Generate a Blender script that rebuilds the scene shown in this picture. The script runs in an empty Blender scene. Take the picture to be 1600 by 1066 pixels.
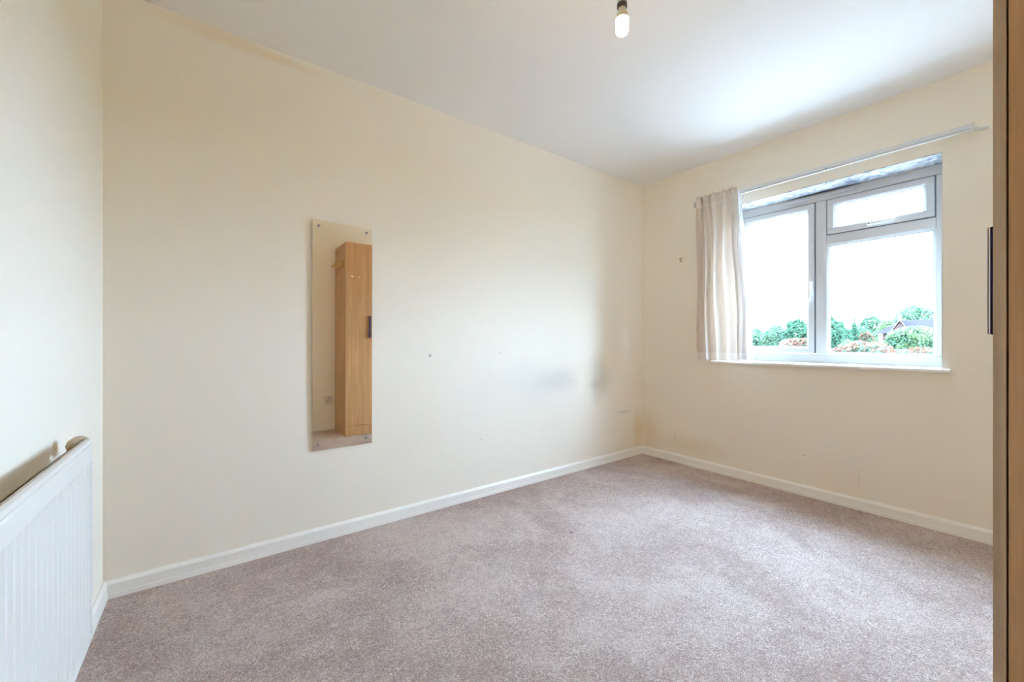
import bpy, bmesh, math, random
from mathutils import Vector, Matrix
from math import sin, cos, pi, radians

C = bpy.context.scene
COL = C.collection
random.seed(7)

# ------------------------------------------------------------------ camera, sky, exposure
CAMZ = 1.01
YAW = radians(53.4)                      # angle between the optical axis and +x
FPX = 630.0
cam_d = bpy.data.cameras.new('camera')
cam = bpy.data.objects.new('camera', cam_d)
COL.objects.link(cam)
cam.location = (0, 0, CAMZ)
cam.rotation_euler = (radians(90), 0, YAW - radians(90))
cam_d.sensor_width = 36.0
cam_d.lens = FPX / 1600.0 * 36.0
cam_d.clip_start = 0.02
cam_d.clip_end = 600
C.camera = cam

SKY = 54.0
w = bpy.data.worlds.new('sky')
C.world = w
w.use_nodes = True
nt = w.node_tree
nt.nodes.clear()
o_ = nt.nodes.new('ShaderNodeOutputWorld')
bg = nt.nodes.new('ShaderNodeBackground')
tc = nt.nodes.new('ShaderNodeTexCoord')
sp = nt.nodes.new('ShaderNodeSeparateXYZ')
rp = nt.nodes.new('ShaderNodeValToRGB')
nt.links.new(tc.outputs['Generated'], sp.inputs[0])
nt.links.new(sp.outputs['Z'], rp.inputs[0])
rp.color_ramp.elements[0].position = 0.0
rp.color_ramp.elements[0].color = (0.655, 0.885, 1.18, 1)
rp.color_ramp.elements[1].position = 0.9
rp.color_ramp.elements[1].color = (0.745, 1.04, 1.42, 1)
nt.links.new(rp.outputs[0], bg.inputs[0])
bg.inputs[1].default_value = SKY
nt.links.new(bg.outputs[0], o_.inputs[0])

# hazy sunlight added from behind the house to brighten paving; cannot enter this window
added_sun_d = bpy.data.lights.new('sun', 'SUN'); added_sun_d.energy = 36.0; added_sun_d.angle = radians(4); added_sun_d.color = (1.0, 0.96, 0.90)
sun = bpy.data.objects.new('sun', added_sun_d); COL.objects.link(sun)
sun.rotation_euler = Vector((0.35 * 0.5, 0.94 * 0.5, -0.866)).to_track_quat('-Z', 'Y').to_euler()
sun.location = (-20, -40, 60)

BULB = 150.0                              # radiance of the lit bulb
C.view_settings.view_transform = 'Standard'
C.view_settings.look = 'None'
C.view_settings.gamma = 1.0
C.view_settings.use_curve_mapping = False
C.view_settings.exposure = 0.24
C.cycles.max_bounces = 20
C.cycles.diffuse_bounces = 16
C.cycles.glossy_bounces = 6
C.cycles.transparent_max_bounces = 16
C.cycles.caustics_reflective = False
C.cycles.caustics_refractive = False

# room: camera foot is the origin
XL, XR = -0.345, 3.11                    # radiator wall, window wall
YF, YB = 2.22, -0.40                     # mirror wall, wall behind the wardrobe
H = 2.40
WY0, WY1, WZ0, WZ1 = 0.355, 1.515, 0.845, 2.015   # window opening
XFR = XR + 0.185                         # inner face of the window frame

def ray(px):
    r = (px - 800.0) / FPX
    return sin(YAW) * r + cos(YAW), -cos(YAW) * r + sin(YAW)

def at(px, py, depth):                   # a point seen at a pixel of the photograph, at a depth along the view axis
    dx, dy = ray(px)
    return Vector((dx * depth, dy * depth, CAMZ + (533.0 - py) / FPX * depth))

def at_x(px, py, x):
    return at(px, py, x / ray(px)[0])

# ------------------------------------------------------------------ mesh helpers
def box(bm, lo, hi, bev=0.0, seg=2):
    lo, hi = [min(a, b) for a, b in zip(lo, hi)], [max(a, b) for a, b in zip(lo, hi)]
    vs = [bm.verts.new((x, y, z)) for x in (lo[0], hi[0]) for y in (lo[1], hi[1]) for z in (lo[2], hi[2])]
    fs = [bm.faces.new([vs[i] for i in q]) for q in
          ((0, 1, 3, 2), (4, 6, 7, 5), (0, 4, 5, 1), (2, 3, 7, 6), (0, 2, 6, 4), (1, 5, 7, 3))]
    if bev > 0:
        es = list({e for f in fs for e in f.edges})
        bmesh.ops.bevel(bm, geom=es, offset=bev, segments=seg, affect='EDGES', profile=0.5)

def tube(bm, p0, p1, r0, r1=None, n=16, cap=True):
    r1 = r0 if r1 is None else r1
    p0, p1 = Vector(p0), Vector(p1)
    q = (p1 - p0).to_track_quat('Z', 'Y')
    a = [bm.verts.new(p0 + q @ Vector((cos(2*pi*i/n)*r0, sin(2*pi*i/n)*r0, 0))) for i in range(n)]
    b = [bm.verts.new(p1 + q @ Vector((cos(2*pi*i/n)*r1, sin(2*pi*i/n)*r1, 0))) for i in range(n)]
    for i in range(n):
        bm.faces.new((a[i], a[(i+1) % n], b[(i+1) % n], b[i]))
    if cap:
        bm.faces.new(a[::-1]); bm.faces.new(b)

def path_tube(bm, pts, r, n=8):
    for p, q in zip(pts[:-1], pts[1:]):
        tube(bm, p, q, r, r, n)

def lathe(bm, prof, org, axis='Z', n=24):
    org = Vector(org)
    def P(r, h, a):
        if axis == 'Z': return org + Vector((r*cos(a), r*sin(a), h))
        if axis == 'Y': return org + Vector((r*cos(a), h, r*sin(a)))
        return org + Vector((h, r*cos(a), r*sin(a)))
    rings = []
    for r, h in prof:
        rings.append([bm.verts.new(P(max(r, 1e-5), h, 2*pi*i/n)) for i in range(n)])
    for a, b in zip(rings[:-1], rings[1:]):
        for i in range(n):
            bm.faces.new((a[i], a[(i+1) % n], b[(i+1) % n], b[i]))
    bm.faces.new(rings[0][::-1]); bm.faces.new(rings[-1])

def prism(bm, prof, a, b, axis):         # profile of (u, v) swept along an axis; X: (y,z) Y: (x,z) Z: (x,y)
    def P(u, v, t):
        return {'X': (t, u, v), 'Y': (u, t, v), 'Z': (u, v, t)}[axis]
    A = [bm.verts.new(P(u, v, a)) for u, v in prof]
    B = [bm.verts.new(P(u, v, b)) for u, v in prof]
    n = len(prof)
    for i in range(n):
        bm.faces.new((A[i], A[(i+1) % n], B[(i+1) % n], B[i]))
    bm.faces.new(A[::-1]); bm.faces.new(B)

def obj(name, bm, mat, parent=None, smooth=False, kind=None):
    bmesh.ops.recalc_face_normals(bm, faces=bm.faces)
    me = bpy.data.meshes.new(name)
    org = Vector((0, 0, 0))
    p = parent
    while p is not None:
        org += p.location; p = p.parent
    if parent is not None:
        bmesh.ops.translate(bm, verts=bm.verts, vec=-org)
    bm.to_mesh(me); bm.free()
    if smooth:
        for f in me.polygons: f.use_smooth = True
        try: me.set_sharp_from_angle(angle=radians(40))
        except Exception: pass
    me.materials.append(mat)
    o = bpy.data.objects.new(name, me)
    COL.objects.link(o)
    if parent is not None: o.parent = parent
    if kind: o['kind'] = kind
    return o

def thing(name, label, cat, loc, group=None):
    o = bpy.data.objects.new(name, None)
    o.empty_display_size = 0.05
    COL.objects.link(o); o.location = loc
    o['label'] = label; o['category'] = cat
    if group: o['group'] = group
    return o

def tag(o, label, cat, group=None):
    o['label'] = label; o['category'] = cat
    if group: o['group'] = group
    return o

def struct(name, bm, mat, label=None, smooth=False):
    o = obj(name, bm, mat, None, smooth); o['kind'] = 'structure'
    if label: o['label'] = label
    return o

def B(): return bmesh.new()

# ------------------------------------------------------------------ material helpers
class NT:
    def __init__(s, name, rough=0.5, spec=0.5, metal=0.0):
        s.m = bpy.data.materials.new(name); s.m.use_nodes = True
        s.t = s.m.node_tree
        s.b = s.t.nodes['Principled BSDF']
        s.b.inputs['Roughness'].default_value = rough
        s.b.inputs['Specular IOR Level'].default_value = spec
        s.b.inputs['Metallic'].default_value = metal
        s.tc = s.t.nodes.new('ShaderNodeTexCoord')
        s.geo = s.t.nodes.new('ShaderNodeNewGeometry')
        s.pos = s.geo.outputs['Position']
    def n(s, ty, **kw):
        x = s.t.nodes.new(ty)
        for k, v in kw.items(): setattr(x, k, v)
        return x
    def put(s, sock, v):
        if isinstance(v, bpy.types.NodeSocket): s.t.links.new(v, sock)
        elif isinstance(v, (tuple, list)) and len(v) == 3 and sock.type == 'RGBA': sock.default_value = (*v, 1)
        else: sock.default_value = v
    def scale(s, vec):
        x = s.n('ShaderNodeVectorMath', operation='MULTIPLY')
        s.put(x.inputs[0], s.pos); x.inputs[1].default_value = vec
        return x.outputs[0]
    def noise(s, sc, detail=3.0, rough=0.55, vec=None, dist=0.0):
        x = s.n('ShaderNodeTexNoise')
        s.put(x.inputs['Vector'], vec if vec is not None else s.pos)
        x.inputs['Scale'].default_value = sc; x.inputs['Detail'].default_value = detail
        x.inputs['Roughness'].default_value = rough; x.inputs['Distortion'].default_value = dist
        return x.outputs['Fac']
    def ramp(s, f, a, b, ca=0.0, cb=1.0):
        x = s.n('ShaderNodeMapRange', interpolation_type='SMOOTHSTEP')
        s.put(x.inputs['Value'], f)
        x.inputs['From Min'].default_value = a; x.inputs['From Max'].default_value = b
        x.inputs['To Min'].default_value = ca; x.inputs['To Max'].default_value = cb
        return x.outputs['Result']
    def math(s, op, a, b=0.0):
        x = s.n('ShaderNodeMath', operation=op)
        s.put(x.inputs[0], a); s.put(x.inputs[1], b)
        return x.outputs[0]
    def mix(s, f, a, b):
        x = s.n('ShaderNodeMix', data_type='RGBA')
        s.put(x.inputs[0], f); s.put(x.inputs[6], a); s.put(x.inputs[7], b)
        return x.outputs[2]
    def blob(s, ctr, rad, amount=1.0, soft=0.9, warp=0.35, wscale=6.0):   # a stain with an uneven edge
        d = s.n('ShaderNodeVectorMath', operation='SUBTRACT'); s.put(d.inputs[0], s.pos); d.inputs[1].default_value = ctr
        e = s.n('ShaderNodeVectorMath', operation='DIVIDE'); s.put(e.inputs[0], d.outputs[0]); e.inputs[1].default_value = rad
        l = s.n('ShaderNodeVectorMath', operation='LENGTH'); s.put(l.inputs[0], e.outputs[0])
        nz = s.noise(wscale, 3)
        k = s.math('ADD', l.outputs['Value'], s.math('MULTIPLY', s.math('SUBTRACT', nz, 0.5), warp * 2))
        return s.ramp(k, 1.0 - soft, 1.0, amount, 0.0)
    def bump(s, h, strength=0.2, dist=0.002):
        x = s.n('ShaderNodeBump'); x.inputs['Strength'].default_value = strength
        x.inputs['Distance'].default_value = dist
        s.put(x.inputs['Height'], h); s.t.links.new(x.outputs[0], s.b.inputs['Normal'])
    def color(s, c): s.put(s.b.inputs['Base Color'], c); return s.m

def plain(name, c, rough=0.5, metal=0.0, spec=0.5):
    return NT(name, rough, spec, metal).color(c)

CREAM = (0.91, 0.86, 0.755)
def paint(name, base, stains=(), bump=0.12):
    s = NT(name, 0.75, 0.25)
    v = s.noise(1.3, 4)
    c = s.mix(s.ramp(v, 0.3, 0.7, 0.0, 0.10), base, tuple(x * 0.90 for x in base))
    for (ctr, rad, amt, soft, warp, ws, colr) in stains:
        c = s.mix(s.blob(ctr, rad, amt, soft, warp, ws), c, colr)
    s.bump(s.noise(220, 3), bump, 0.001)
    return s.color(c)

# stains that stay with the wall: rubbed grey patch, damp smudge, yellowed corner, knocks
front_stains = [
    ((1.85, YF, 0.70), (0.70, 1, 0.24), 0.42, 1.0, 0.4, 3.0, (0.73, 0.735, 0.71)),
    ((2.05, YF, 0.72), (0.34, 1, 0.13), 0.45, 1.0, 0.55, 4.0, (0.62, 0.62, 0.585)),
    ((2.53, YF, 0.69), (0.20, 1, 0.26), 0.42, 1.0, 0.4, 5.0, (0.46, 0.44, 0.36)),
    ((2.50, YF, 0.66), (0.09, 1, 0.06), 0.30, 1.0, 0.5, 9.0, (0.40, 0.38, 0.31)),
    ((2.86, YF, 0.40), (0.16, 1, 0.012), 0.5, 1.0, 0.25, 9.0, (0.52, 0.45, 0.34)),
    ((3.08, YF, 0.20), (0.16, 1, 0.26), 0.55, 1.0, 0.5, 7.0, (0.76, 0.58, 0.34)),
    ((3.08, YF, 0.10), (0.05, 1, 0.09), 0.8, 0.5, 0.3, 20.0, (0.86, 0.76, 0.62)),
    ((1.04, YF, 0.922), (0.012, 1, 0.014), 0.9, 0.8, 0.2, 60.0, (0.35, 0.34, 0.33)),
    ((1.55, YF, 0.93), (0.007, 1, 0.007), 0.7, 0.8, 0.2, 60.0, (0.40, 0.38, 0.35)),
    ((1.40, YF, 0.37), (0.007, 1, 0.006), 0.7, 0.8, 0.2, 60.0, (0.40, 0.38, 0.35)),
    ((0.02, YF, 2.37), (0.34, 1, 0.055), 0.35, 0.9, 0.4, 6.0, (0.80, 0.60, 0.32)),
    ((0.30, YF, 2.36), (0.20, 1, 0.03), 0.30, 0.9, 0.4, 8.0, (0.80, 0.60, 0.32)),
]
right_stains = [
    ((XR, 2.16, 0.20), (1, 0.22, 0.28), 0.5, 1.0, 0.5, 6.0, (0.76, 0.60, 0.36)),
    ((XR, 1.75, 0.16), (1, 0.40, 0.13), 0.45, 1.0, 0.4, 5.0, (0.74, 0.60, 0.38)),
    ((XR, 1.90, 0.20), (1, 0.013, 0.005), 0.9, 0.9, 0.2, 60.0, (0.35, 0.30, 0.24)),
    ((XR, 0.98, 0.26), (1, 0.010, 0.004), 0.8, 0.9, 0.2, 60.0, (0.40, 0.34, 0.28)),
    ((XR, 0.70, 0.17), (1, 0.006, 0.07), 0.35, 1.0, 0.2, 30.0, (0.45, 0.38, 0.30)),
]
M = {}
M['front'] = paint('cream_paint_front', CREAM, front_stains)
M['right'] = paint('cream_paint_right', CREAM, right_stains)
M['wall'] = paint('cream_paint', CREAM)
M['ceil'] = paint('white_ceiling_paint', (0.90, 0.905, 0.91))
M['gloss'] = NT('cream_gloss_paint', 0.35, 0.5).color((0.94, 0.93, 0.88))
M['reveal'] = paint('white_reveal_paint', (0.70, 0.70, 0.69))

# carpet: twisted taupe pile with brushed patches
s = NT('taupe_carpet', 0.95, 0.1)
big = s.noise(1.6, 4, 0.6, dist=0.6)
mid = s.noise(7, 3, 0.6, dist=1.2)
worm = s.noise(95, 3, 0.65, dist=2.2)
fine = s.noise(420, 2, 0.6)
k = s.math('ADD', s.math('MULTIPLY', s.ramp(big, 0.3, 0.7), 0.36), s.math('MULTIPLY', s.ramp(mid, 0.3, 0.7), 0.16))
k = s.math('ADD', k, s.math('MULTIPLY', s.ramp(worm, 0.34, 0.66), 0.72))
c = s.mix(s.ramp(k, 0.22, 1.02), (0.45, 0.335, 0.295), (0.88, 0.745, 0.685))
c = s.mix(s.ramp(fine, 0.35, 0.62, 0.35, 0.0), c, (0.26, 0.20, 0.19))
c = s.mix(s.blob((1.52, 1.52, 0), (0.012, 0.010, 1), 0.9, 0.7, 0.4, 60), c, (0.06, 0.045, 0.04))
s.bump(s.math('ADD', s.math('MULTIPLY', worm, 1.0), s.math('MULTIPLY', fine, 0.5)), 0.9, 0.008)
M['carpet'] = s.color(c)

# beech laminate
def wood(name, a, b, gx=38):
    s = NT(name, 0.42, 0.4)
    v = s.scale((gx, gx, 1.6))
    g = s.noise(1.0, 5, 0.6, vec=v, dist=0.6)
    g2 = s.noise(5.0, 3, 0.6, vec=v)
    c = s.mix(s.ramp(g, 0.3, 0.7), a, b)
    c = s.mix(s.ramp(g2, 0.5, 0.75, 0.0, 0.22), c, tuple(x * 0.6 for x in a))
    return s, c
s, c = wood('beech_laminate', (0.40, 0.205, 0.09), (0.50, 0.29, 0.145)); M['wood'] = s.color(c)
s, c = wood('beech_laminate_edge', (0.42, 0.30, 0.20), (0.52, 0.39, 0.28)); M['woodedge'] = s.color(c)
s, c = wood('beech_laminate_door', (0.40, 0.205, 0.09), (0.50, 0.29, 0.145))
for (x, z, rx, rz, a) in ((1.165, 1.66, 0.022, 0.006, 1.0), (1.235, 1.655, 0.014, 0.005, 0.8)):
    c = s.mix(s.blob((x, 0.065, z), (rx, 1, rz), a, 0.5, 0.15, 40), c, (0.92, 0.82, 0.74))
M['wooddoor'] = s.color(c)

M['white'] = NT('white_enamel', 0.35, 0.4).color((0.80, 0.785, 0.75))
M['upvc'] = NT('white_plastic_frame', 0.3, 0.4).color((0.64, 0.64, 0.64))
M['seal'] = plain('grey_rubber_seal', (0.16, 0.19, 0.23), 0.6)
M['plastic'] = plain('white_plastic', (0.80, 0.79, 0.76), 0.4)
M['socket'] = plain('aged_white_plastic', (0.72, 0.68, 0.60), 0.4)
M['slot'] = plain('dark_slot', (0.03, 0.03, 0.03), 0.8)
M['chrome'] = plain('chrome', (0.80, 0.80, 0.80), 0.12, 1.0)
M['steel'] = plain('screw_steel', (0.30, 0.28, 0.26), 0.3, 1.0)
M['navy'] = NT('dark_blue_lacquer', 0.5, 0.15).color((0.006, 0.012, 0.085))
M['brass'] = plain('aged_brass', (0.62, 0.45, 0.18), 0.3, 1.0)
M['beige'] = plain('beige_plastic', (0.55, 0.44, 0.33), 0.55)
M['dark'] = plain('dark_plastic', (0.05, 0.035, 0.03), 0.5)
M['cap'] = plain('white_bulb_base', (0.80, 0.70, 0.55), 0.5)
M['rail'] = plain('off_white_rail', (0.78, 0.80, 0.82), 0.35)

s = NT('mirror_silver', 0.0, 0.5, 1.0)
M['mirror'] = s.color((0.91, 0.87, 0.76))
M['mirror_edge'] = plain('ground_glass_edge', (0.62, 0.66, 0.58), 0.3)

# window glass: thin pane, clear with Fresnel reflection
m = bpy.data.materials.new('window_glass'); m.use_nodes = True
t = m.node_tree; t.nodes.clear()
oo = t.nodes.new('ShaderNodeOutputMaterial'); mx = t.nodes.new('ShaderNodeMixShader')
tr = t.nodes.new('ShaderNodeBsdfTransparent'); gl = t.nodes.new('ShaderNodeBsdfGlossy'); lw = t.nodes.new('ShaderNodeLayerWeight'); pw = t.nodes.new('ShaderNodeMath'); mr = t.nodes.new('ShaderNodeMapRange')
tr.inputs[0].default_value = (0.96, 0.98, 0.98, 1); gl.inputs['Roughness'].default_value = 0.02; lw.inputs['Blend'].default_value = 0.5; pw.operation = 'POWER'; pw.inputs[1].default_value = 5.0; mr.inputs['To Min'].default_value = 0.035
t.links.new(lw.outputs['Facing'], pw.inputs[0]); t.links.new(pw.outputs[0], mr.inputs['Value']); t.links.new(mr.outputs['Result'], mx.inputs[0]); t.links.new(tr.outputs[0], mx.inputs[1]); t.links.new(gl.outputs[0], mx.inputs[2])
t.links.new(mx.outputs[0], oo.inputs[0]); M['glass'] = m

def cloth(name, c, trans):
    s = NT(name, 0.9, 0.1)
    v = s.noise(2.0, 2, vec=s.scale((500, 500, 500)))
    col = s.mix(s.ramp(v, 0.3, 0.7, 0, 0.25), c, tuple(x * 0.85 for x in c))
    s.color(col)
    tl = s.n('ShaderNodeBsdfTranslucent'); s.put(tl.inputs[0], col)
    mxx = s.n('ShaderNodeMixShader'); mxx.inputs[0].default_value = trans
    s.t.links.new(s.b.outputs[0], mxx.inputs[1]); s.t.links.new(tl.outputs[0], mxx.inputs[2])
    s.t.links.new(mxx.outputs[0], s.t.nodes['Material Output'].inputs[0])
    s.b.inputs['Specular IOR Level'].default_value = 0.1
    return s.m
M['cloth'] = cloth('cream_cotton', (0.72, 0.63, 0.55), 0.18)
M['hem'] = cloth('cream_cotton_hem', (0.80, 0.73, 0.66), 0.22)
M['lining'] = cloth('white_lining', (0.80, 0.82, 0.86), 0.35)

# mouldy peeling paint under the lintel
s = NT('mouldy_white_paint', 0.8, 0.2)
v1 = s.noise(14, 6, 0.7, vec=s.scale((2.2, 1.0, 1.0)), dist=1.6)
v2 = s.noise(5, 4, 0.6, dist=0.8)
mk = s.math('MULTIPLY', s.ramp(v1, 0.42, 0.60), s.ramp(v2, 0.22, 0.5))
c = s.mix(mk, (0.70, 0.705, 0.71), (0.22, 0.25, 0.31))
c = s.mix(s.blob((XFR - 0.01, 0.92, WZ1), (0.035, 0.26, 1), 0.95, 0.8, 0.4, 9), c, (0.05, 0.06, 0.09))
c = s.mix(s.blob((XR + 0.10, 0.77, WZ1), (0.09, 0.07, 1), 0.75, 0.9, 0.9, 22), c, (0.10, 0.12, 0.18))
s.bump(v1, 0.6, 0.01)
M['mould'] = s.color(c)

m = bpy.data.materials.new('lit_bulb'); m.use_nodes = True
t = m.node_tree; t.nodes.clear()
oo = t.nodes.new('ShaderNodeOutputMaterial'); em = t.nodes.new('ShaderNodeEmission')
em.inputs[0].default_value = (1.0, 0.68, 0.34, 1); em.inputs[1].default_value = BULB
t.links.new(em.outputs[0], oo.inputs[0]); M['bulb'] = m

def leafmat(name, a, b):
    s = NT(name, 0.9, 0.0)
    c = s.mix(s.ramp(s.noise(0.9, 4), 0.3, 0.7), a, b)
    s.color(c)
    tl = s.n('ShaderNodeBsdfTranslucent'); s.put(tl.inputs[0], c)
    mxx = s.n('ShaderNodeMixShader'); mxx.inputs[0].default_value = 0.35
    s.t.links.new(s.b.outputs[0], mxx.inputs[1]); s.t.links.new(tl.outputs[0], mxx.inputs[2])
    s.t.links.new(mxx.outputs[0], s.t.nodes['Material Output'].inputs[0])
    return s.m
M['leaf_dark'] = leafmat('dark_green_leaves', (0.0193, 0.0462, 0.0315), (0.0343, 0.0725, 0.0451))
M['leaf_mid'] = leafmat('green_leaves', (0.0289, 0.0587, 0.0378), (0.0508, 0.0900, 0.0514))
M['leaf_lime'] = leafmat('yellow_green_leaves', (0.0387, 0.0688, 0.0387), (0.0725, 0.1025, 0.0450))
M['leaf_red'] = leafmat('orange_red_leaves', (0.0620, 0.0310, 0.0210), (0.0760, 0.0520, 0.0410))
M['bounce_ground'] = NT('bounce_paving', 0.9, 0.1).color((0.19, 0.19, 0.185))  # tone of the added paving that reflects daylight indoors
M['bark'] = plain('bark', (0.10, 0.075, 0.055), 0.9)
M['grass'] = leafmat('lawn', (0.04, 0.07, 0.035), (0.06, 0.09, 0.045))
M['brick'] = plain('red_brown_brick', (0.0320, 0.0200, 0.0185), 0.85, 0.0, 0.0)
M['render'] = plain('white_render', (0.30, 0.30, 0.29), 0.8)
M['tile'] = plain('slate_roof_tiles', (0.0124, 0.0120, 0.0150), 0.8, 0.0, 0.0)
M['barge'] = plain('pale_grey_board', (0.035, 0.035, 0.037), 0.5)
M['darkglass'] = plain('dark_window_glass', (0.05, 0.07, 0.10), 0.08)
M['felt'] = plain('dark_roof_felt', (0.0130, 0.0144, 0.0170), 0.9, 0.0, 0.0)
M['fascia'] = plain('grey_fascia', (0.0400, 0.0400, 0.0440), 0.5, 0.0, 0.0)

# ------------------------------------------------------------------ room shell
T = 0.10
XO = XR + 0.30                           # outer face of the cavity wall
bm = B(); box(bm, (XL - T, YB - T, -0.12), (XO, YF + T, 0)); struct('floor', bm, M['carpet'], 'worn taupe twist pile carpet')
bm = B(); box(bm, (XL - T, YB - T, H), (XO, YF + T, H + 0.12)); struct('ceiling', bm, M['ceil'])
bm = B(); box(bm, (XL - T, YB - T, 0), (XL, YF + T, H)); struct('wall_left', bm, M['wall'])
bm = B(); box(bm, (XL, YF, 0), (XR, YF + T, H)); struct('wall_front', bm, M['front'])
bm = B(); box(bm, (XL, YB - T, 0), (XR, YB, H)); struct('wall_back', bm, M['wall'])
bm = B()
for lo, hi in (((XR, YB - T, 0), (XO, WY0, H)), ((XR, WY1, 0), (XO, YF + T, H)),
               ((XR, WY0, 0), (XO, WY1, WZ0 - 0.005)), ((XR, WY0, WZ1), (XO, WY1, H))):
    box(bm, lo, hi)
wall_right = struct('wall_right', bm, M['right'])
bm = B(); box(bm, (XR + 0.001, WY0, WZ1 - 0.004), (XFR + 0.03, WY1, WZ1))
obj('soffit', bm, M['mould'], wall_right)['label'] = 'mouldy peeling white underside of the lintel'
for y0, y1 in ((WY0, WY0 + 0.004), (WY1 - 0.004, WY1)):
    bm = B(); box(bm, (XR + 0.001, y0, WZ0), (XFR + 0.03, y1, WZ1 - 0.004)); obj('reveal', bm, M['reveal'], wall_right)

# skirting: chamfered board with a thin strip along the carpet
SK = 0.068
def skirt(side):
    prof = [(0, 0), (0.017, 0), (0.017, 0.018), (0.0145, 0.0205), (0.0145, SK - 0.012), (0.007, SK), (0, SK)]
    bm = B()
    if side == 'front': prism(bm, [(YF - u, v) for u, v in prof], XL, XR, 'X')
    if side == 'back': prism(bm, [(YB + u, v) for u, v in prof], XL, XR, 'X')
    if side == 'left': prism(bm, [(XL + u, v) for u, v in prof], YB, YF, 'Y')
    if side == 'right': prism(bm, [(XR - u, v) for u, v in prof], YB, YF, 'Y')
    return struct('baseboard_' + side, bm, M['gloss'])
for sd in ('front', 'back', 'left', 'right'): skirt(sd)

# ------------------------------------------------------------------ window
win = bpy.data.objects.new('window_1', None); COL.objects.link(win)
win.location = (XFR, (WY0 + WY1) / 2, WZ0); win['kind'] = 'structure'
FD = 0.065
def frame_ring(bm, y0, y1, z0, z1, wd, x0, x1, bev=0.004):
    box(bm, (x0, y0, z0), (x1, y1, z0 + wd), bev); box(bm, (x0, y0, z1 - wd), (x1, y1, z1), bev)
    box(bm, (x0, y0, z0 + wd), (x1, y0 + wd, z1 - wd), bev); box(bm, (x0, y1 - wd, z0 + wd), (x1, y1, z1 - wd), bev)
def bead_ring(bm, y0, y1, z0, z1, wd, x0, x1):     # glazing bead: slopes from its outer edge in towards the glass
    a = [(y0, z0), (y1, z0), (y1, z1), (y0, z1)]
    b = [(y0 + wd, z0 + wd), (y1 - wd, z0 + wd), (y1 - wd, z1 - wd), (y0 + wd, z1 - wd)]
    vo = [bm.verts.new((x0, y, z)) for y, z in a]; vi = [bm.verts.new((x0 + 0.008, y, z)) for y, z in b]
    wo = [bm.verts.new((x1, y, z)) for y, z in a]; wi = [bm.verts.new((x1, y, z)) for y, z in b]
    for i in range(4):
        j = (i + 1) % 4
        bm.faces.new((vo[i], vo[j], vi[j], vi[i])); bm.faces.new((vi[i], vi[j], wi[j], wi[i]))
        bm.faces.new((wo[i], wo[j], vo[j], vo[i])); bm.faces.new((wi[i], wi[j], wo[j], wo[i]))
FY0, FY1, FZ0, FZ1 = WY0 + 0.004, WY1 - 0.004, WZ0 + 0.017, WZ1 - 0.004
bm = B()
box(bm, (XFR, FY0, FZ0), (XFR + FD, FY1, 0.922), 0.004)
box(bm, (XFR, FY0, 1.953), (XFR + FD, FY1, FZ1), 0.004)
box(bm, (XFR, FY0, 0.922), (XFR + FD, 0.402, 1.953), 0.004)
box(bm, (XFR, 1.462, 0.922), (XFR + FD, FY1, 1.953), 0.004)
obj('outer_frame', bm, M['upvc'], win)
bm = B(); box(bm, (XFR, 0.910, 0.922), (XFR + FD, 0.972, 1.953), 0.004); obj('mullion', bm, M['upvc'], win)
bm = B(); box(bm, (XFR, 0.402, 1.655), (XFR + FD, 0.910, 1.715), 0.004); obj('transom', bm, M['upvc'], win)
# fixed light
bm = B(); bead_ring(bm, 0.402, 0.910, 0.922, 1.655, 0.012, XFR + 0.002, XFR + 0.035); obj('glazing_bead', bm, M['upvc'], win)
bm = B(); frame_ring(bm, 0.413, 0.899, 0.933, 1.644, 0.004, XFR + 0.016, XFR + 0.03, 0); obj('rubber_seal', bm, M['seal'], win)
bm = B(); box(bm, (XFR + 0.026, 0.409, 0.929), (XFR + 0.030, 0.903, 1.648)); obj('pane', bm, M['glass'], win)
# opening sashes
def sash(y0, y1, z0, z1, wd=0.034):
    x0 = XFR - 0.008
    bm = B(); frame_ring(bm, y0, y1, z0, z1, wd, x0, XFR + 0.05, 0.003)
    sa = obj('sash', bm, M['upvc'], win)
    bm = B(); bead_ring(bm, y0 + wd, y1 - wd, z0 + wd, z1 - wd, 0.010, x0 + 0.002, XFR + 0.035); obj('glazing_bead', bm, M['upvc'], sa)
    bm = B(); frame_ring(bm, y0 + wd + 0.009, y1 - wd - 0.009, z0 + wd + 0.009, z1 - wd - 0.009, 0.004, XFR + 0.016, XFR + 0.03, 0); obj('rubber_seal', bm, M['seal'], sa)
    bm = B(); box(bm, (XFR + 0.026, y0 + wd + 0.006, z0 + wd + 0.006), (XFR + 0.030, y1 - wd - 0.006, z1 - wd - 0.006)); obj('pane', bm, M['glass'], sa)
    bm = B(); frame_ring(bm, y0 - 0.0035, y1 + 0.0035, z0 - 0.0035, z1 + 0.0035, 0.0035, XFR - 0.0015, XFR + 0.02, 0); obj('rubber_seal', bm, M['seal'], sa)
    return sa
top_sash = sash(0.407, 0.905, 1.720, 1.949)
side_sash = sash(0.977, 1.457, 0.927, 1.949)
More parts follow.
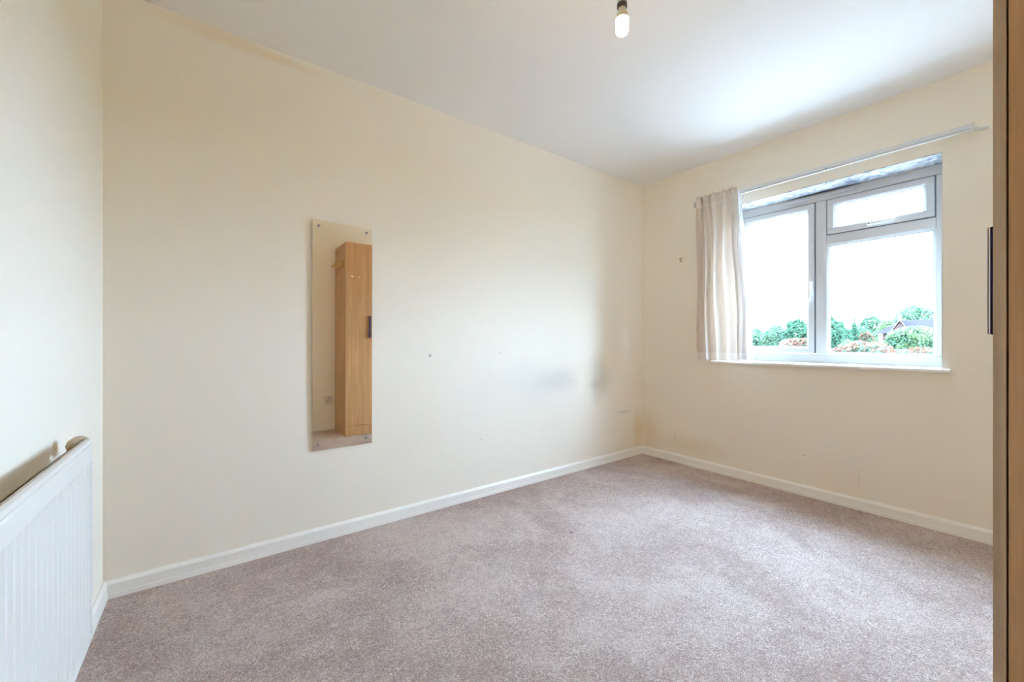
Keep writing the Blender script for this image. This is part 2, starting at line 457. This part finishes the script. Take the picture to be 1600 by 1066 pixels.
# handles
xs = XFR - 0.008
bm = B()
yc, zc = 0.640, 1.738
box(bm, (xs - 0.012, yc - 0.004, zc - 0.013), (xs, yc + 0.062, zc + 0.012), 0.004)
box(bm, (xs - 0.030, yc + 0.036, zc - 0.009), (xs - 0.010, yc + 0.056, zc + 0.009), 0.004)
box(bm, (xs - 0.036, yc - 0.075, zc - 0.007), (xs - 0.024, yc + 0.058, zc + 0.008), 0.005)
h = obj('handle', bm, M['plastic'], top_sash)
bm = B(); tube(bm, (xs - 0.0385, yc + 0.046, zc), (xs - 0.030, yc + 0.046, zc), 0.004, n=10); obj('lock_button', bm, M['dark'], win)
bm = B()
yc, zc = 0.994, 1.385
box(bm, (xs - 0.012, yc - 0.013, zc - 0.035), (xs, yc + 0.012, zc + 0.035), 0.004)
box(bm, (xs - 0.030, yc - 0.009, zc + 0.004), (xs - 0.010, yc + 0.009, zc + 0.026), 0.004)
box(bm, (xs - 0.037, yc - 0.004, zc - 0.105), (xs - 0.024, yc + 0.011, zc + 0.028), 0.005)
obj('handle', bm, M['plastic'], side_sash)
# trickle vent along the head
bm = B()
box(bm, (XFR - 0.014, 0.755, 1.976), (XFR, 1.145, 1.998), 0.004)
box(bm, (XFR - 0.018, 0.760, 1.975), (XFR - 0.008, 1.140, 1.980), 0.001)
box(bm, (XFR - 0.018, 0.940, 1.974), (XFR - 0.008, 0.955, 1.996), 0.002)
obj('trickle_vent', bm, M['upvc'], win)
# sill board
bm = B()
prof = [(XR - 0.034, 0.845), (XR - 0.034, 0.855), (XR - 0.030, 0.861), (XR - 0.024, 0.8625), (XFR + 0.01, 0.8625), (XFR + 0.01, 0.842), (XR - 0.030, 0.842)]
prism(bm, prof, WY0 + 0.0045, WY1 - 0.0045, 'Y')
prof2 = [(min(u, XR - 0.0005), v) for u, v in prof]
for a, b in ((WY0 - 0.030, WY0 + 0.0045), (WY1 - 0.0045, WY1 + 0.065)): prism(bm, prof2, a, b, 'Y')
obj('sill_board', bm, M['gloss'], win)['label'] = 'cream glossy window sill board with rounded front edge'

# ------------------------------------------------------------------ curtain rail
RZ = 2.083
rail = thing('curtain_rail', 'long off-white curtain rail fixed above the window', 'curtain rail', (3.056, 0.95, RZ))
bm = B()
prism(bm, [(3.046, RZ + 0.016), (3.050, RZ + 0.018), (3.066, RZ + 0.018), (3.066, RZ - 0.014), (3.040, RZ - 0.018), (3.038, RZ - 0.0145), (3.038, RZ - 0.0125), (3.058, RZ - 0.0125), (3.058, RZ - 0.0070), (3.046, RZ - 0.0065)], 0.252, 1.686, 'Y')
obj('track', bm, M['rail'], rail)
for y in (0.33, 0.96, 1.60):
    bm = B(); box(bm, (3.066, y - 0.012, RZ - 0.002), (XR, y + 0.012, RZ + 0.014), 0.003); obj('bracket', bm, M['rail'], rail)
for y0, y1 in ((0.238, 0.252), (1.686, 1.700)):
    bm = B(); box(bm, (3.041, y0, RZ - 0.018), (3.070, y1, RZ + 0.020), 0.003); obj('end_stop', bm, M['plastic'], rail)
bm = B()
path = [Vector((3.05, 0.239, RZ - 0.012))] + [Vector((3.05 + 0.058 * sin(a), 0.239 - 0.036 * (1 - cos(a)) - 0.003 * a, RZ - 0.012 + 0.006 * a)) for a in [i * pi / 2 / 8 for i in range(1, 9)]]
path_tube(bm, path, 0.008); obj('end_return', bm, M['rail'], rail, True)
bm = B(); lathe(bm, [(0.0035, 0), (0.0035, 0.004), (0.0, 0.005)], (3.0445, 0.845, RZ - 0.004), 'X', 10)
obj('screw', bm, M['dark'], rail)

# ------------------------------------------------------------------ curtain
cur = thing('curtain', 'short gathered cream cotton curtain hanging at left end of the window', 'curtain', (3.03, 1.50, 0.866))
CT, CB = 2.118, 0.866
def curtain_pt(u, v, off=0.0):           # u across 0..1 from the wall side, v down 0..1
    y_top = 1.655 + (1.350 - 1.655) * u
    y_bot = 1.645 + (1.272 - 1.645) * u
    e = v ** 0.8
    y = y_top + (y_bot - y_top) * e
    ph = 2 * pi * (5.5 * u + 0.18 * sin(4.3 * u + 1.0))
    amp = 0.010 + 0.020 * min(1, v * 3.0)
    x = 3.009 + 0.014 * min(1, v * 4) + amp * (cos(ph) + 0.25 * cos(2.1 * ph + 1.3 * v))
    y += 0.016 * sin(ph) * min(1, v * 2 + 0.2) + 0.006 * sin(9 * v + 6 * u)
    pinch = max(0.0, 1 - abs(v - 0.045) / 0.03)
    x += 0.004 * pinch * cos(40 * u)
    if u > 0.93: x += (u - 0.93) * 0.35 * min(1, v * 3)
    z = CT + 0.005 * cos(2 * ph) * (1 - min(1, v * 8)) + (CB - CT) * v
    return Vector((min(x, 3.068) + off, y, z))
def sheet(bm, u0, u1, v0, v1, nu, nv, off=0.0, th=0.0016):
    fr, bk = [], []
    for j in range(nv + 1):
        v = v0 + (v1 - v0) * j / nv
        fr.append([bm.verts.new(curtain_pt(u0 + (u1 - u0) * i / nu, v, off)) for i in range(nu + 1)])
    for j in range(nv):
        for i in range(nu):
            bm.faces.new((fr[j][i], fr[j][i+1], fr[j+1][i+1], fr[j+1][i]))
bm = B(); sheet(bm, 0, 0.965, 0, 0.955, 150, 60); obj('fabric', bm, M['cloth'], cur, True)
bm = B(); sheet(bm, 0, 0.965, 0.953, 1.0, 150, 4, -0.0015); obj('hem', bm, M['hem'], cur, True)
bm = B(); sheet(bm, 0.84, 1.035, 0.03, 0.985, 40, 40, 0.006); obj('lining', bm, M['lining'], cur, True)
bm = B(); sheet(bm, 0, 0.965, 0.02, 0.07, 150, 3, -0.0022); obj('heading_tape', bm, M['hem'], cur, True)
bm = B()
pts = [curtain_pt(1.0, 0.0) + Vector((-0.004, -0.012, -0.03)) + Vector((0.003 * sin(6 * t), -0.045 * (1 - t) ** 3 - 0.004 * sin(5 * t), -0.42 * t)) for t in [i / 14 for i in range(15)]]
path_tube(bm, pts, 0.003, 6)
tag(obj('pull_cord', bm, M['plastic'], None, True), 'thin white cord hanging from rail beside the curtain', 'cord')

# small fixings on the window wall
for px, py, lab, wd in ((1064, 406, 'small brown tieback hook on wall left of the curtain', 0.006),):
    p = at_x(px, py, XR)
    hk = thing('tieback_hook', lab, 'hook', (XR, p.y, p.z))
    bm = B(); box(bm, (XR - 0.004, p.y - 0.009, p.z - 0.020), (XR, p.y + 0.009, p.z + 0.020), 0.0015); obj('plate', bm, M['beige'], hk)
    bm = B(); path_tube(bm, [Vector((XR - 0.003, p.y, p.z + 0.006)), Vector((XR - 0.020, p.y, p.z)), Vector((XR - 0.024, p.y, p.z + 0.012))], 0.0025); obj('hook', bm, M['brass'], hk)

# ------------------------------------------------------------------ mirror
MX0, MX1, MZ0, MZ1 = 0.400, 0.694, 0.460, 1.620
mir = thing('wall_mirror', 'tall frameless mirror screwed to the cream wall', 'mirror', ((MX0 + MX1) / 2, YF, MZ0))
TILT = 0.0047
def ymir(z): return YF - 0.004 - TILT * (z - MZ0)
bm = B()
g0 = [bm.verts.new((x, ymir(z) - 0.006, z)) for x, z in ((MX0, MZ0), (MX1, MZ0), (MX1, MZ1), (MX0, MZ1))]
bm.faces.new(g0)
obj('silvered_glass', bm, M['mirror'], mir)
bm = B()
a = [bm.verts.new((x, ymir(z) - 0.0059, z)) for x, z in ((MX0, MZ0), (MX1, MZ0), (MX1, MZ1), (MX0, MZ1))]
b = [bm.verts.new((x, ymir(z), z)) for x, z in ((MX0, MZ0), (MX1, MZ0), (MX1, MZ1), (MX0, MZ1))]
for i in range(4):
    j = (i + 1) % 4; bm.faces.new((a[i], a[j], b[j], b[i]))
bm.faces.new(b[::-1])
obj('glass_edge', bm, M['mirror_edge'], mir)
for x in (MX0 + 0.029, MX1 - 0.029):
    for z in (MZ0 + 0.030, MZ1 - 0.030):
        bm = B(); y = ymir(z) - 0.006
        lathe(bm, [(0.008, YF - y), (0.008, 0.0), (0.0075, -0.002), (0.005, -0.004), (0.0, -0.005)], (x, y, z), 'Y', 18)
        obj('screw', bm, M['steel'], mir, True)

# ------------------------------------------------------------------ radiator
RX, RY0, RY1, RZ0, RZ1 = -0.262, 0.50, 1.57, 0.190, 0.745
rad = thing('radiator', 'white fluted panel radiator on the left wall', 'radiator', (XL, 1.03, 0))
bm = B()
pitch = 0.0335
zrow = [(RZ0, 0.010, 0), (RZ0 + 0.004, 0.003, 0), (RZ0 + 0.012, 0, 0), (RZ0 + 0.030, 0, 0), (RZ0 + 0.045, 0, 1),
        (RZ1 - 0.075, 0, 1), (RZ1 - 0.058, 0, 0), (RZ1 - 0.022, 0, 0), (RZ1 - 0.016, 0.002, 0), (RZ1 - 0.010, 0.000, 0), (RZ1 - 0.003, 0.003, 0), (RZ1, 0.010, 0), (RZ1 - 0.002, 0.019, 0)]
ny = int((RY1 - RY0) / pitch * 10)
def flute(y):
    if y < RY0 + 0.025 or y > RY1 - 0.025: return 0.0
    f = ((y - RY0 - 0.025) / pitch) % 1.0
    if f < 0.16: k = f / 0.16
    elif f < 0.5: k = 1.0
    elif f < 0.66: k = 1 - (f - 0.5) / 0.16
    else: k = 0.0
    return 0.0062 * k
grid = []
for z, dx, wgt in zrow:
    row = []
    for i in range(ny + 1):
        y = RY0 + (RY1 - RY0) * i / ny
        e = min(y - RY0, RY1 - y)
        rnd = 0.006 * max(0, 1 - e / 0.006) ** 2
        row.append(bm.verts.new((RX - dx - rnd - flute(y) * wgt, y, z)))
    grid.append(row)
for r0, r1 in zip(grid[:-1], grid[1:]):
    for i in range(ny): bm.faces.new((r0[i], r0[i+1], r1[i+1], r1[i]))
back = [[bm.verts.new((RX - 0.019, row[0].co.y, row[0].co.z)), bm.verts.new((RX - 0.019, row[-1].co.y, row[-1].co.z))] for row in grid]
for k in range(len(grid) - 1):
    bm.faces.new((grid[k][0], grid[k+1][0], back[k+1][0], back[k][0]))
    bm.faces.new((grid[k][-1], back[k][-1], back[k+1][-1], grid[k+1][-1]))
    bm.faces.new((back[k][0], back[k+1][0], back[k+1][1], back[k][1]))
bm.faces.new([grid[0][i] for i in range(ny + 1)] + [back[0][1], back[0][0]])
bmesh.ops.remove_doubles(bm, verts=bm.verts, dist=1e-5)
obj('fluted_panel', bm, M['white'], rad)
bm = B()                                  # folded convector fins behind the panel
for k in range(28):
    y = RY0 + 0.05 + k * 0.0357
    box(bm, (RX - 0.045, y, RZ0 + 0.06), (RX - 0.019, y + 0.003, RZ1 - 0.09))
obj('convector_fins', bm, M['white'], rad)
for y in (RY0 + 0.12, RY1 - 0.10):
    bm = B()
    box(bm, (XL + 0.0012, y - 0.014, RZ0 + 0.05), (XL + 0.003, y + 0.014, RZ1 - 0.11), 0.001)
    box(bm, (XL + 0.0012, y - 0.010, RZ1 - 0.13), (RX - 0.019, y + 0.010, RZ1 - 0.125), 0.001)
    box(bm, (XL + 0.0012, y - 0.010, RZ0 + 0.08), (RX - 0.019, y + 0.010, RZ0 + 0.085), 0.001)
    obj('bracket', bm, M['white'], rad)
# beige valve knob at the far end, seen over the top edge
bm = B(); tube(bm, (-0.300, RY1 - 0.012, 0.722), (-0.300, RY1 + 0.030, 0.722), 0.008, n=12); obj('valve_stem', bm, M['brass'], rad, True)
bm = B(); lathe(bm, [(0.010, 0.0), (0.020, 0.004), (0.0225, 0.012), (0.0225, 0.040), (0.018, 0.048), (0.0, 0.050)], (-0.300, RY1 + 0.022, 0.722), 'Y', 10)
obj('valve_knob', bm, M['beige'], rad)['label'] = 'beige faceted valve knob at the far end'

# ------------------------------------------------------------------ wardrobe
WX0, WX1, WF, WB, WH = 1.10, 1.645, 0.065, -0.385, 2.01
DT, GAP = 0.0152, 0.0022
war = thing('wardrobe', 'tall beech-effect two-door wardrobe at right edge of the photo', 'wardrobe', ((WX0 + WX1) / 2, (WF + WB) / 2, 0))
cf = WF - DT - GAP
bm = B(); box(bm, (WX0, WB, 0), (WX0 + 0.016, cf, WH), 0.0008, 1); obj('side_panel', bm, M['wood'], war)
bm = B(); box(bm, (WX1 - 0.016, WB, 0), (WX1, cf, WH), 0.0008, 1); obj('side_panel', bm, M['wood'], war)
bm = B(); box(bm, (WX0 + 0.016, WB, WH - 0.016), (WX1 - 0.016, cf, WH), 0.0008, 1); obj('top_panel', bm, M['wood'], war)
bm = B(); box(bm, (WX0 + 0.016, WB, 0.095), (WX1 - 0.016, WB + 0.004, WH - 0.016)); obj('back_panel', bm, M['wood'], war)
bm = B(); box(bm, (WX0 + 0.016, WB + 0.004, 0.095), (WX1 - 0.016, cf, 0.111)); obj('bottom_shelf', bm, M['wood'], war)
bm = B(); box(bm, (WX0, cf + GAP, 0.004), (WX1, WF, 0.100), 0.0008, 1); obj('plinth', bm, M['wood'], war)
xm = (WX0 + WX1) / 2
for x0, x1, hx in ((WX0, xm - 0.0015, xm - 0.033), (xm + 0.0015, WX1, xm + 0.033)):
    bm = B(); box(bm, (x0, cf + GAP, 0.104), (x1, WF, WH), 0.0008, 1); d = obj('door', bm, M['wooddoor'], war)
    bm = B(); box(bm, (x0 - 0.0006, cf + GAP + 0.0006, 0.1045), (x0, WF - 0.0006, WH - 0.0005)); obj('edge_band', bm, M['woodedge'], d)
    bm = B()
    box(bm, (hx - 0.006, WF, 1.024), (hx + 0.006, WF + 0.0165, 1.254), 0.001, 1)
    box(bm, (hx - 0.006, WF + 0.0204, 1.025), (hx + 0.006, WF + 0.0210, 1.253))
    hd = obj('handle', bm, M['navy'], d); hd['label'] = 'dark blue bar handle'
    bm = B(); box(bm, (hx - 0.0062, WF + 0.0165, 1.024), (hx + 0.0062, WF + 0.0205, 1.254), 0.001, 1)
    obj('handle_face', bm, M['chrome'], d)['label'] = 'bright chrome face strip of the handle'
# coat rack on its side
rk = thing('coat_rack', 'small peg rail with brass hooks on the side of the wardrobe', 'coat rack', (WX0, -0.18, 1.80))
bm = B(); box(bm, (WX0 - 0.014, -0.345, 1.765), (WX0, -0.015, 1.835), 0.004); obj('board', bm, M['wood'], rk)
for y in (-0.30, -0.18, -0.06):
    bm = B()
    lathe(bm, [(0.014, 0), (0.014, -0.003), (0.006, -0.005), (0.005, -0.030), (0.011, -0.036), (0.012, -0.042), (0.006, -0.048), (0, -0.049)], (WX0 - 0.014, y, 1.803), 'X', 16)
    hkk = obj('hook', bm, M['brass'], rk, True)

# socket on the wall behind
sk = thing('wall_socket', 'single white plug socket low on the back wall beside the wardrobe', 'socket', (1.035, YB, 0.33))
bm = B(); box(bm, (0.992, YB, 0.287), (1.078, YB + 0.009, 0.373), 0.003); obj('face_plate', bm, M['socket'], sk)
for lo, hi in (((1.031, 0.345), (1.039, 0.358)), ((1.016, 0.318), (1.026, 0.324)), ((1.044, 0.318), (1.054, 0.324))):
    bm = B(); box(bm, (lo[0], YB + 0.0088, lo[1]), (hi[0], YB + 0.0094, hi[1])); obj('pin_slot', bm, M['slot'], sk)
bm = B(); box(bm, (1.052, YB + 0.009, 0.343), (1.066, YB + 0.013, 0.363), 0.002); obj('switch', bm, M['socket'], sk)

# ------------------------------------------------------------------ ceiling light
LD = 1.32
LP = at(972, 60, LD); lx, ly, lz = LP.x, LP.y, LP.z      # lowest point of the bulb
k = LD / FPX                                             # metres per photograph pixel at the lamp
lt = thing('pendant_light', 'bare glowing stick bulb hanging from the ceiling on a short flex', 'lamp', (lx, ly, H))
bm = B(); lathe(bm, [(0.045, 0), (0.045, -0.006), (0.038, -0.016), (0.020, -0.022), (0.006, -0.024)], (lx, ly, H), 'Z', 28); obj('ceiling_rose', bm, M['plastic'], lt, True)
bm = B(); tube(bm, (lx, ly, H - 0.02), (lx, ly, lz + 100 * k), 0.0032, n=10); obj('flex', bm, M['plastic'], lt, True)
def lz_(prof): return [(r * k, h * k) for r, h in prof]
bm = B(); lathe(bm, lz_([(3, 104), (5, 100), (8, 92), (8, 74), (7.4, 58), (7.2, 53.5)]), (lx, ly, lz), 'Z', 24); obj('lamp_holder', bm, M['plastic'], lt, True)
bm = B(); lathe(bm, lz_([(7.0, 54), (7.8, 53.5), (7.8, 48), (6.5, 47)]), (lx, ly, lz), 'Z', 24); obj('shade_ring', bm, M['dark'], lt, True)
bm = B(); lathe(bm, lz_([(5.4, 48), (5.6, 46), (6.0, 43), (8.6, 38), (9.8, 33), (9.9, 29.5)]), (lx, ly, lz), 'Z', 24); obj('bulb_base', bm, M['cap'], lt, True)
bm = B(); lathe(bm, lz_([(8.5, 30), (9.6, 29.2), (9.6, 13), (8.6, 9), (6, 6.4), (3, 5.3), (0, 5)]), (lx, ly, lz), 'Z', 28); obj('bulb', bm, M['bulb'], lt, True)

# ------------------------------------------------------------------ outside
GZ = -2.6
bm = B()
box(bm, (XO + 0.02, -150, GZ - 0.2), (260, 220, GZ)); g = obj('lawn', bm, M['grass']); g['kind'] = 'structure'
bm = B(); box(bm, (XO + 0.02, -14, GZ), (15.4, 18, GZ + 0.03)); g = obj('bounce_patio', bm, M['bounce_ground']); g['kind'] = 'structure'  # unseen paving added to bounce daylight up onto the ceiling

def crown(bm, blobs, n, size, rng):
    tot = sum(b[3] * b[5] for b in blobs)
    for (cx, cy, cz, rx, ry, rz) in blobs:
        m = int(n * rx * rz / tot)
        for _ in range(m):
            while True:
                d = Vector((rng.uniform(-1, 1), rng.uniform(-1, 1), rng.uniform(-1, 1)))
                if 0.1 < d.length < 1: break
            rr = d.length ** 0.35
            d = d.normalized() * rr
            p = Vector((cx + d.x * rx, cy + d.y * ry, cz + d.z * rz))
            sz = size * rng.uniform(0.6, 1.4)
            q = Matrix.Rotation(rng.uniform(0, 2*pi), 3, 'Z') @ Matrix.Rotation(rng.uniform(-1.2, 1.2), 3, 'X') @ Matrix.Rotation(rng.uniform(-1.2, 1.2), 3, 'Y')
            vs = [bm.verts.new(p + q @ Vector(v) * sz) for v in ((-0.5, 0, 0), (0, -0.28, 0.12), (0.5, 0, 0), (0, 0.28, 0.12))]
            bm.faces.new(vs)

def tree(name, label, cat, px, top, wpx, base, depth, mat, n, size, seed, group=None, conifer=False, second=None):
    rng = random.Random(seed)
    p = at(px, top, depth); zt = p.z; zb = at(px, base, depth).z
    wid = wpx / FPX * depth
    root = thing(name, label, cat, (p.x, p.y, GZ), group)
    blobs = []
    if conifer:
        k = 7
        for i in range(k):
            f = i / (k - 1)
            blobs.append((p.x, p.y, zb + (zt - zb) * (0.05 + 0.9 * f), wid/2*(1.05-f), wid/2*(1.05-f), (zt-zb)/k*0.75))
    else:
        hgt = zt - zb
        blobs.append((p.x, p.y, zb + hgt * 0.5, wid * 0.42, wid * 0.42, hgt * 0.45))
        for i in range(9):
            a = rng.uniform(0, 2*pi); rr = wid * rng.uniform(0.14, 0.36); f = rng.uniform(0.25, 0.85)
            br = wid * rng.uniform(0.12, 0.22); bz = min(br, hgt * 0.25)
            blobs.append((p.x + rr * cos(a), p.y + rr * sin(a), min(zb + hgt * f, zt - bz * 0.9), br, br, bz))
        blobs.append((p.x, p.y, zt - hgt * 0.16, wid * 0.2, wid * 0.2, hgt * 0.16))
    bm = B(); crown(bm, blobs, n, size, rng); obj('foliage', bm, mat, root, kind='stuff')
    if second:
        bm = B()
        crown(bm, [(b[0], b[1], b[2] + b[5] * 0.5, b[3] * 1.02, b[4] * 1.02, b[5] * 0.6) for b in blobs], int(n * second[1]), size * 1.1, rng)
        obj('young_leaves', bm, second[0], root, kind='stuff')
    bm = B(); tube(bm, (p.x, p.y, GZ), (p.x, p.y, zb + (zt - zb) * 0.55), max(0.08, wid * 0.035), wid * 0.015, 8)
    for i in range(4):
        a = i * pi / 2 + rng.uniform(0, 1); z0 = zb + (zt - zb) * 0.15
        tube(bm, (p.x, p.y, z0), (p.x + wid * 0.25 * cos(a), p.y + wid * 0.25 * sin(a), zb + (zt - zb) * 0.6), wid * 0.015, wid * 0.006, 6)
    obj('trunk', bm, M['bark'], root)
    return root

tree('tree', 'low pale green tree just right of the curtain', 'tree', 1180, 514, 46, 560, 46, M['leaf_mid'], 5200, 0.30, 1)
tree('tree', 'rounded mid green tree left of centre in the left pane', 'tree', 1213, 508, 44, 560, 42, M['leaf_mid'], 5200, 0.28, 2)
tree('tree', 'darker green tree at right of the left pane', 'tree', 1247, 499, 44, 560, 38, M['leaf_dark'], 6000, 0.25, 3)
tree('tree', 'tall dark green tree behind the window mullion', 'tree', 1289, 490, 52, 562, 33, M['leaf_dark'], 7000, 0.23, 4)
tree('tree', 'low green tree between the mullion and the conifer', 'tree', 1315, 510, 34, 560, 44, M['leaf_dark'], 4200, 0.28, 21)
tree('tree', 'pale green low tree behind the conifer', 'tree', 1346, 512, 36, 560, 66, M['leaf_mid'], 4200, 0.36, 22)
tree('conifer', 'small pointed conifer between the rounded trees', 'tree', 1335, 500, 30, 556, 52, M['leaf_dark'], 4200, 0.28, 5, conifer=True)
tree('tree', 'round green tree left of the house roof', 'tree', 1361, 491, 44, 558, 86, M['leaf_mid'], 5600, 0.42, 6)
tree('tree', 'light green tree top behind left slope of the house roof', 'tree', 1386, 499, 34, 558, 76, M['leaf_lime'], 3600, 0.38, 7)
tree('tree', 'tallest broad tree rising behind the house', 'tree', 1432, 476, 84, 560, 78, M['leaf_mid'], 9000, 0.48, 8)
tree('bush', 'large yellow-green bush hiding the right of the house', 'bush', 1431, 511, 82, 566, 26, M['leaf_mid'], 9000, 0.17, 9, second=(M['leaf_lime'], 0.5))
tree('bush', 'small rounded light bush at left of the right pane', 'bush', 1325, 532, 30, 566, 22, M['leaf_lime'], 3000, 0.13, 10)
tree('bush', 'small yellow bush in front of the white house wall', 'bush', 1356, 535, 26, 566, 24, M['leaf_lime'], 2600, 0.13, 11)
tree('bush', 'reddish leafed bush left of the white house wall', 'bush', 1354, 520, 22, 560, 34, M['leaf_mid'], 2400, 0.16, 12, second=(M['leaf_red'], 0.3))
tree('shrub', 'orange tipped shrub low in the left pane', 'shrub', 1243, 529, 42, 566, 12.5, M['leaf_mid'], 500, 0.13, 13, second=(M['leaf_red'], 0.9))
tree('shrub', 'wide orange tipped shrub at centre of the right pane', 'shrub', 1352, 535, 82, 576, 10.2, M['leaf_mid'], 500, 0.12, 14, second=(M['leaf_red'], 0.9))
tree('shrub', 'low orange tipped shrub at right corner of the right pane', 'shrub', 1440, 544, 56, 578, 9.8, M['leaf_mid'], 300, 0.11, 15, second=(M['leaf_red'], 0.9))

# flat-roofed outbuilding below the trees
gr = thing('outbuilding', 'flat grey roofed outbuilding along bottom of the view', 'building', (20, 5.5, GZ))
gx0, gx1, gy0, gy1, gz = 16.0, 23.0, -1.0, 11.5, 0.60
bm = B(); box(bm, (gx0 + 0.15, gy0 + 0.15, GZ), (gx1 - 0.15, gy1 - 0.15, gz - 0.1)); obj('wall', bm, M['brick'], gr)
bm = B(); box(bm, (gx0, gy0, gz - 0.1), (gx1, gy1, gz)); obj('roof', bm, M['felt'], gr)
bm = B(); box(bm, (gx0 - 0.03, gy0, gz - 0.16), (gx0, gy1, gz + 0.03)); obj('fascia', bm, M['fascia'], gr)
bm = B(); box(bm, (gx1 - 0.12, gy0, gz), (gx1, gy1, gz + 0.08)); obj('kerb', bm, M['fascia'], gr)

# house beyond the garden
hs = thing('house', 'brick house with grey tiled roof and pointed gable', 'house', (84, 10, GZ))
hx = 80.0
def hy(px): d = ray(px); return hx * d[1] / d[0]
def hz(px, py): return at_x(px, py, hx).z
yl, ye, ya = hy(1364), hy(1390), hy(1406)
ze, zr = hz(1378, 521), hz(1406, 501)
yg1 = 2 * ya - ye
bm = B(); box(bm, (hx + 1.0, 0.0, GZ), (hx + 9.0, yl - 0.45, ze + 0.05)); obj('wall', bm, M['brick'], hs)
bm = B(); box(bm, (hx + 0.9, hy(1377), GZ), (hx + 1.0, yl - 0.45, ze)); obj('rendered_wall', bm, M['render'], hs)['label'] = 'white rendered wall below the hip'
bm = B()
prism(bm, [(ye - 0.08, GZ), (ye - 0.08, ze), (ya, zr - 0.25), (yg1 + 0.08, ze), (yg1 + 0.08, GZ)], hx + 0.05, hx + 4.0, 'X')
obj('gable_wall', bm, M['brick'], hs)
bm = B()                                  # main hipped roof
xe0, xe1, xc = hx + 0.5, hx + 9.5, hx + 5.0
zm = zr + 0.25
v = [bm.verts.new(p) for p in ((xe0, yl, ze), (xe1, yl, ze), (xe1, -1, ze), (xe0, -1, ze), (xc, ya + 0.3, zm), (xc, -1, zm))]
for q in ((0, 3, 5, 4), (0, 4, 1), (1, 4, 5, 2), (3, 2, 5), (0, 1, 2, 3)): bm.faces.new([v[i] for i in q])
obj('main_roof', bm, M['tile'], hs)
bm = B()
for sgn in (1, -1):
    yo = ya + sgn * (ye - ya + 0.25)
    zo = ze - 0.25 * (zr - ze) / (ye - ya)
    n = Vector((0, (zr - ze), sgn * (ye - ya))).normalized() * 0.12
    prof = [(ya, zr), (yo, zo), (yo, zo + 0.14), (ya, zr + 0.14)]
    prism(bm, prof, hx - 0.05, hx + 5.0, 'X')
obj('gable_roof', bm, M['tile'], hs)
for sgn in (1, -1):
    bm = B()
    yo = ya + sgn * (ye - ya + 0.28); zo = ze - 0.28 * (zr - ze) / (ye - ya)
    prism(bm, [(ya, zr - 0.02), (yo, zo - 0.02), (yo, zo + 0.14), (ya, zr + 0.14)], hx - 0.12, hx - 0.05, 'X')
    obj('barge_board', bm, M['barge'], hs)
wy0, wy1 = hy(1391), hy(1384)
bm = B(); box(bm, (hx + 0.83, wy0, ze - 1.15), (hx + 1.0, wy1, ze - 0.1)); wf = obj('window', bm, M['barge'], hs)
for k in range(2):
    a = wy0 + (wy1 - wy0) * (0.10 + 0.45 * k); b_ = wy0 + (wy1 - wy0) * (0.45 + 0.45 * k)
    bm = B(); box(bm, (hx + 0.80, a, ze - 1.05), (hx + 0.83, b_, ze - 0.2)); obj('pane', bm, M['darkglass'], wf)
